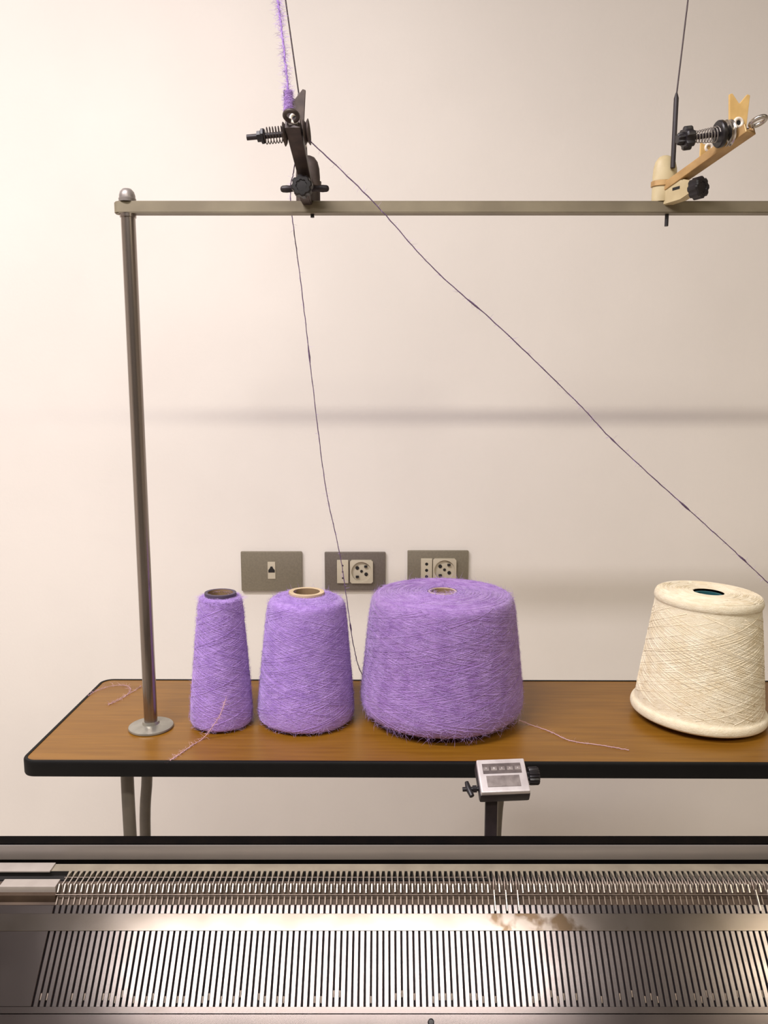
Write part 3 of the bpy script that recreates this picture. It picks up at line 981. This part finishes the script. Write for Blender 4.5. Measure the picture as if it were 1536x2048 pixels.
# front needle bed, its own frame: x along, y up the slope, z out of it
bm = bmesh.new()
box(bm, KX0, KX1, -0.086, 0.020, -0.030, -0.0032)
box(bm, KX0, KX1, 0.020, 0.0400, -0.030, -0.0050)
fb = mesh_obj('front_needle_bed', bm, 'groove', km)
fb.rotation_euler = (R(45.5), 0, 0)
place(fb, MC)
mesh_obj('end_plate', newbox(KX0, NX0 - 0.0008, -0.0545, 0.0200, -0.0034, 0.0, bev=0.0003, seg=1), 'bed', fb)
mesh_obj('end_plate', newbox(END + .0008, KX1, -0.0545, 0.0200, -0.0034, 0.0, bev=0.0003, seg=1), 'bed', fb)
mesh_obj('bed_lip', newbox(KX0, KX1, -0.0590, -0.0546, -0.0034, 0.0001), 'bed', fb)
mesh_obj('lower_strip', newbox(KX0, KX1, -0.0850, -0.0597, -0.0034, -0.0002), 'bed', fb)
mesh_obj('cover_strip', newbox(KX0 + 0.12, KX1 - 0.02, 0.0000, 0.0133, -0.0005, 0.0009, bev=0.0002, seg=1), 'strip_stained', fb)
# ribs
rw = (PITCHX - 0.0015) / 2
bm = bmesh.new()
box(bm, -rw, rw, -0.0545, 0.0200, -0.0034, 0.0)
rib_me = None
for i in range(NR):
    x = NX0 + (i + 0.5) * PITCHX
    if rib_me is None:
        bmesh.ops.bevel(bm, geom=[e for e in bm.edges if abs(e.verts[0].co.z) < 1e-6 and abs(e.verts[1].co.z) < 1e-6 and abs(e.verts[0].co.x - e.verts[1].co.x) < 1e-6], offset=0.0003, segments=1, affect='EDGES')
        ro = mesh_obj('bed_rib', bm, 'rib', fb)
        rib_me = ro.data
    else:
        ro = bpy.data.objects.new('bed_rib', rib_me)
        link(ro, fb)
    ro.location = (x, 0, random.uniform(-0.00008, 0.00005))
# needle feet: small pale ends low in some slots
foot_me = None
for i in range(NR):
    if random.random() < 0.45:
        x = NX0 + i * PITCHX
        if foot_me is None:
            fo = mesh_obj('needle_foot', newbox(-0.00062, 0.00062, -0.0025, 0.0025, -0.0032, -0.0009, bev=0.0002, seg=1), 'needle_dull', fb)
            foot_me = fo.data
        else:
            fo = bpy.data.objects.new('needle_foot', foot_me)
            link(fo, fb)
        fo.location = (x, random.choice((-0.0455, -0.0475, -0.0495)), 0)

# greasy recess, verge wire, needles
mesh_obj('recess_floor', newbox(KX0 + 0.02, KX1, 0.0202, 0.0392, -0.0052, -0.0030, bev=0.0003, seg=1), 'recess', fb)
mesh_obj('verge_wire', newcyl((NX0 - 0.004, 0.0280, 0.0004), (KX1 - 0.02, 0.0280, 0.0004), 0.00055, n=10), 'needle_dull', fb, smooth=60)
bm = bmesh.new()
box(bm, -0.00065, 0.00065, 0.0296, 0.0368, -0.0032, 0.0008, bev=0.0002, seg=1)
nd_me = dl_me = lg_me = None
long_i = {round((P(u, 1800, 0.62).x - NX0) / PITCHX - 0.0) for u in (985, 1006, 1030, 1512, 1535)}
for i in range(NR):
    x = NX0 + i * PITCHX
    if i in long_i:
        if lg_me is None:
            o = mesh_obj('raised_needle', newbox(-0.0006, 0.0006, 0.0150, 0.0318, -0.001, 0.0022, bev=0.0003, seg=1), 'needle', fb)
            lg_me = o.data
        else:
            o = bpy.data.objects.new('raised_needle', lg_me); link(o, fb)
        o.location = (x, 0, 0)
        continue
    if nd_me is None:
        o = mesh_obj('needle', bm, 'needle', fb)
        nd_me = o.data
    else:
        o = bpy.data.objects.new('needle', nd_me); link(o, fb)
    o.location = (x, random.uniform(-0.0003, 0.0003), 0)
    if dl_me is None:
        o = mesh_obj('needle_stem', newbox(-0.0005, 0.0005, 0.0205, 0.0272, -0.0034, -0.0016), 'needle_dull', fb)
        dl_me = o.data
    else:
        o = bpy.data.objects.new('needle_stem', dl_me); link(o, fb)
    o.location = (x, 0, 0)

# back bed: flat top with comb teeth, sloping away behind
BTZ = ZC - 0.4200
gx_wire = P(975, 1760, 0.635).x
bm = bmesh.new()
prism(bm, [(0.6455, BTZ), (0.6560, BTZ), (0.735, BTZ - 0.077), (0.720, BTZ - 0.105), (0.6405, BTZ - 0.03), (0.6405, BTZ - 0.006), (0.6455, BTZ - 0.006)], lambda a, b, q: (q, a, b), KX0, KX1)
bb = mesh_obj('back_needle_bed', bm, 'strip', km)
place(bb, (0, 0, 0))
mesh_obj('throat_floor_shade', newbox(KX0 + .05, KX1, 0.618, 0.6405, BTZ - 0.035, BTZ - 0.022), 'hole', bb)  # blackened to paint in the shade down the open throat
mesh_obj('throat_wall_shade', newbox(NX0, KX1, 0.6392, 0.6405, BTZ - 0.03, BTZ - 0.0058), 'hole', bb)  # black sheet over the bed's front face, painted shade of the throat
mesh_obj('comb_back_shade', newbox(KX0 + 0.01, KX1, 0.6451, 0.6456, BTZ - 0.0058, BTZ - 0.0003), 'hole', bb)  # dark sheet on the slots' back wall, shade put in as colour
mesh_obj('comb_floor_shade', newbox(KX0 + 0.01, KX1, 0.6392, 0.6456, BTZ - 0.0058, BTZ - 0.0045), 'hole', bb)  # dark sheet under the teeth, painted slot shade
mesh_obj('comb_wire', newcyl((NX0, 0.6378, BTZ - 0.0012), (gx_wire, 0.6378, BTZ - 0.0012), 0.00045, n=8), 'needle_dull', bb, smooth=60)
ct_me = sk_me = hk_me = None
gx = P(975, 1760, 0.635).x
for i in range(NR):
    x = NX0 + (i + 0.5) * PITCHX
    if ct_me is None:
        bm = bmesh.new()
        prism(bm, [(-0.0014, 0.6455), (0.0014, 0.6455), (0.0010, 0.6425), (0.0006, 0.6385), (-0.0006, 0.6385), (-0.0010, 0.6425)], lambda a, b, q: (a, b, q), BTZ - 0.006, BTZ - 0.0002)
        o = mesh_obj('comb_tooth', bm, 'strip', bb); ct_me = o.data
        o2 = mesh_obj('sinker', newbox(-0.0006, 0.0006, 0.6270, 0.6395, BTZ - 0.0075, BTZ - 0.0005, bev=0.0002, seg=1), 'needle', bb); sk_me = o2.data
    else:
        o = bpy.data.objects.new('comb_tooth', ct_me); link(o, bb)
        o2 = bpy.data.objects.new('sinker', sk_me); link(o2, bb)
    o.location = (x, 0, 0)
    o2.location = (x, 0, 0)
    if x > gx:
        # needles pushed forward: hooks fill the throat from here on
        if hk_me is None:
            pts = [Vector((0, 0.6255, -0.006)), Vector((0.0002, 0.630, -0.002)), Vector((0.0006, 0.634, 0.0006)), Vector((0.0012, 0.6365, 0.0008)), Vector((0.0016, 0.6370, -0.0008)), Vector((0.0017, 0.6355, -0.0020))]
            o3 = mesh_obj('needle_hook', newtube(smoothpath(pts, 3), 0.00062, n=6), 'needle_dull', bb, smooth=60); hk_me = o3.data
        else:
            o3 = bpy.data.objects.new('needle_hook', hk_me); link(o3, bb)
        o3.location = (x + PITCHX / 2 + random.uniform(-0.0004, 0.0004), random.uniform(-0.0012, 0.0008), BTZ - 0.0004)

# guide rail with black top
rl = mesh_obj('guide_rail', newbox(KX0 - 0.03, KX1 + 0.03, 0.6650, 0.6790, ZC - 0.4217, ZC - 0.4072, bev=0.0009), 'rail', km, smooth=30)
place(rl, (0, 0, 0))
mesh_obj('rail_cap', newbox(KX0 - 0.03, KX1 + 0.03, 0.6660, 0.6790, ZC - 0.4073, ZC - 0.4060, bev=0.0004), 'oil_gap_black', rl)
mesh_obj('rail_gap_shade', newbox(KX0, KX1, 0.6660, 0.678, BTZ - 0.030, ZC - 0.4217), 'oil_gap_black', rl)  # black front stands in for the shaded gap below the rail
# end blocks at the left
xb = P(108, 1735, 0.652).x
o = mesh_obj('end_block', newbox(KX0, xb, 0.6435, 0.6565, BTZ - 0.0004, BTZ + 0.0012, bev=0.0004), 'pale_block', km)
place(o, (0, 0, 0))
xb = P(118, 1758, 0.632).x
o = mesh_obj('end_block', newbox(P(6, 1758, 0.632).x, xb, 0.6240, 0.6350, BTZ - 0.008, BTZ - 0.0008, bev=0.0006), 'pale_block', km)
place(o, (0, 0, 0))
o = mesh_obj('end_gap_shade', newbox(KX0, NX0 - 0.001, 0.6200, 0.6450, BTZ - 0.03, BTZ - 0.0062, bev=0.0008), 'recess', km)  # dark brown block painting in the shaded gap under the thin end block
place(o, (0, 0, 0))
# small stop knob at the lower edge of the bed
o = mesh_obj('stop_knob', newlathe([(0, -0.004), (0.0026, -0.004), (0.0026, 0.0015), (0.0018, 0.0025), (0, 0.0026)], n=16), 'black', fb, smooth=40)
o.location = (P(862, 2042, 0.556).x, -0.0650, 0)
# casting below the beds, legs and feet (below the picture)
bm = bmesh.new()
prism(bm, [(0.560, ZC - 0.528), (0.632, ZC - 0.456), (0.720, ZC - 0.528), (0.735, ZC - 0.64), (0.560, ZC - 0.64)], lambda a, b, q: (q, a, b), KX0 + 0.02, KX1 - 0.02)
o = mesh_obj('machine_frame', bm, 'machine', km); place(o, (0, 0, 0))
for x in (KX0 + 0.06, KX1 - 0.12):
    bm = bmesh.new()
    for sy in (-1, 1):
        tube(bm, [(x + 0.03, 0.645 + sy * 0.03, ZC - 0.63), (x + 0.03, 0.645 + sy * 0.13, 0.02)], 0.02, n=4)
    box(bm, x, x + 0.06, 0.645 - 0.20, 0.645 + 0.20, 0, 0.03, bev=0.004)
    o = mesh_obj('stand_leg', bm, 'machine', km); place(o, (0, 0, 0))

# ------------------------------------------------------------------ row counter on the machine
CD = 0.785
cp = P(1006, 1550, CD)
rc = thing('row_counter', 'small silver row counter box with dark window, mounted before the table edge', 'counter', cp)
TILT = R(30)                                  # face normal 60 degrees up


def cmesh(name, bm, m, parent, **k):
    bmesh.ops.rotate(bm, cent=(0, 0, 0), matrix=Matrix.Rotation(TILT, 3, 'X') @ Matrix.Rotation(R(2.5), 3, 'Z'), verts=bm.verts)
    return mesh_obj(name, bm, m, parent, **k)


W2, H2 = 0.0262, 0.0200
bm = newbox(-W2, W2, -H2, H2, -0.0060, 0, bev=0.0016, seg=3)
cs = cmesh('case', bm, 'counter', rc, smooth=40)
cmesh('lower_case', newbox(-W2 - 0.0010, W2 + 0.0008, -H2 - 0.0006, H2, -0.0185, -0.0052, bev=0.0025, seg=2), 'sleeve', rc, smooth=40)
wi = cmesh('window', newbox(-W2 * 0.80, W2 * 0.80, H2 * 0.10, H2 * 0.72, -0.001, 0.0004, bev=0.0002, seg=1), 'counter_win', rc)
for k in range(5):
    xx = -W2 * 0.66 + k * W2 * 0.33
    bm = bmesh.new()
    cyl(bm, (xx - 0.0032, H2 * 0.41, -0.0034), (xx + 0.0032, H2 * 0.41, -0.0034), 0.0045, n=20)
    cmesh('number_wheel', bm, 'counter_grey', wi)
    bm = bmesh.new()
    box(bm, xx - random.uniform(.0002, .0008), xx + random.uniform(.0002, .0009), H2 * 0.41 - random.uniform(.0004, .0014), H2 * 0.41 + random.uniform(.0002, .0012), 0.0008, 0.0012)
    cmesh('wheel_mark', bm, 'counter', wi)
cmesh('engraved_plate', newbox(-W2 * 0.70, W2 * 0.66, -H2 * 0.70, -H2 * 0.02, -0.0005, 0.0005, bev=0.0003, seg=1), 'counter_grey', rc)
# ribbed reset knob on the right
bm = bmesh.new()
nn = 36
loops = []
for (x, s) in ((W2, 0.5), (W2 + 0.003, 0.5), (W2 + 0.0032, 0.95), (W2 + 0.0045, 1.0), (W2 + 0.013, 1.0), (W2 + 0.0142, 0.9)):
    loops.append([bm.verts.new((x, H2 * 0.18 + (0.0092 + (0.0005 if i % 2 else -0.0005)) * s * math.cos(2 * math.pi * i / nn), -0.0095 + (0.0092 + (0.0005 if i % 2 else -0.0005)) * s * math.sin(2 * math.pi * i / nn))) for i in range(nn)])
for A, B in zip(loops, loops[1:]):
    for i in range(nn):
        bm.faces.new((A[i], A[(i + 1) % nn], B[(i + 1) % nn], B[i]))
bm.faces.new(loops[0]); bm.faces.new(loops[-1])
cmesh('reset_knob', bm, 'black', rc, smooth=40)
# lever with screw on the left
bm = bmesh.new()
cyl(bm, (-W2 - 0.018, -H2 * 0.45, -0.010), (-W2 + 0.001, -H2 * 0.45, -0.010), 0.0024, n=12)
cyl(bm, (-W2 - 0.007, -H2 * 0.45, -0.010), (-W2 - 0.003, -H2 * 0.45, -0.010), 0.0042, n=6)
tube(bm, [(-W2 - 0.0125, -H2 * 0.45 + 0.0085, -0.010), (-W2 - 0.0115, -H2 * 0.45, -0.010), (-W2 - 0.009, -H2 * 0.45 - 0.0085, -0.010)], [0.0022, 0.0034, 0.0028], n=10)
cmesh('wing_screw', bm, 'black', rc, smooth=40)
# bracket down to the machine's rail
lp = P(985, 1600, CD)
bm = bmesh.new()
xb = P(983, 1600, CD).x - cp.x
box(bm, xb - 0.0065, xb + 0.0065, -0.001, 0.005, ZC - 0.50 - cp.z, -0.010, bev=0.001)
zlow = ZC - 0.50 - cp.z
box(bm, xb - 0.0065, xb + 0.0065, 0.7395 - CD, 0.005, zlow, zlow + 0.006, bev=0.001)
mesh_obj('bracket', bm, 'sleeve', rc)
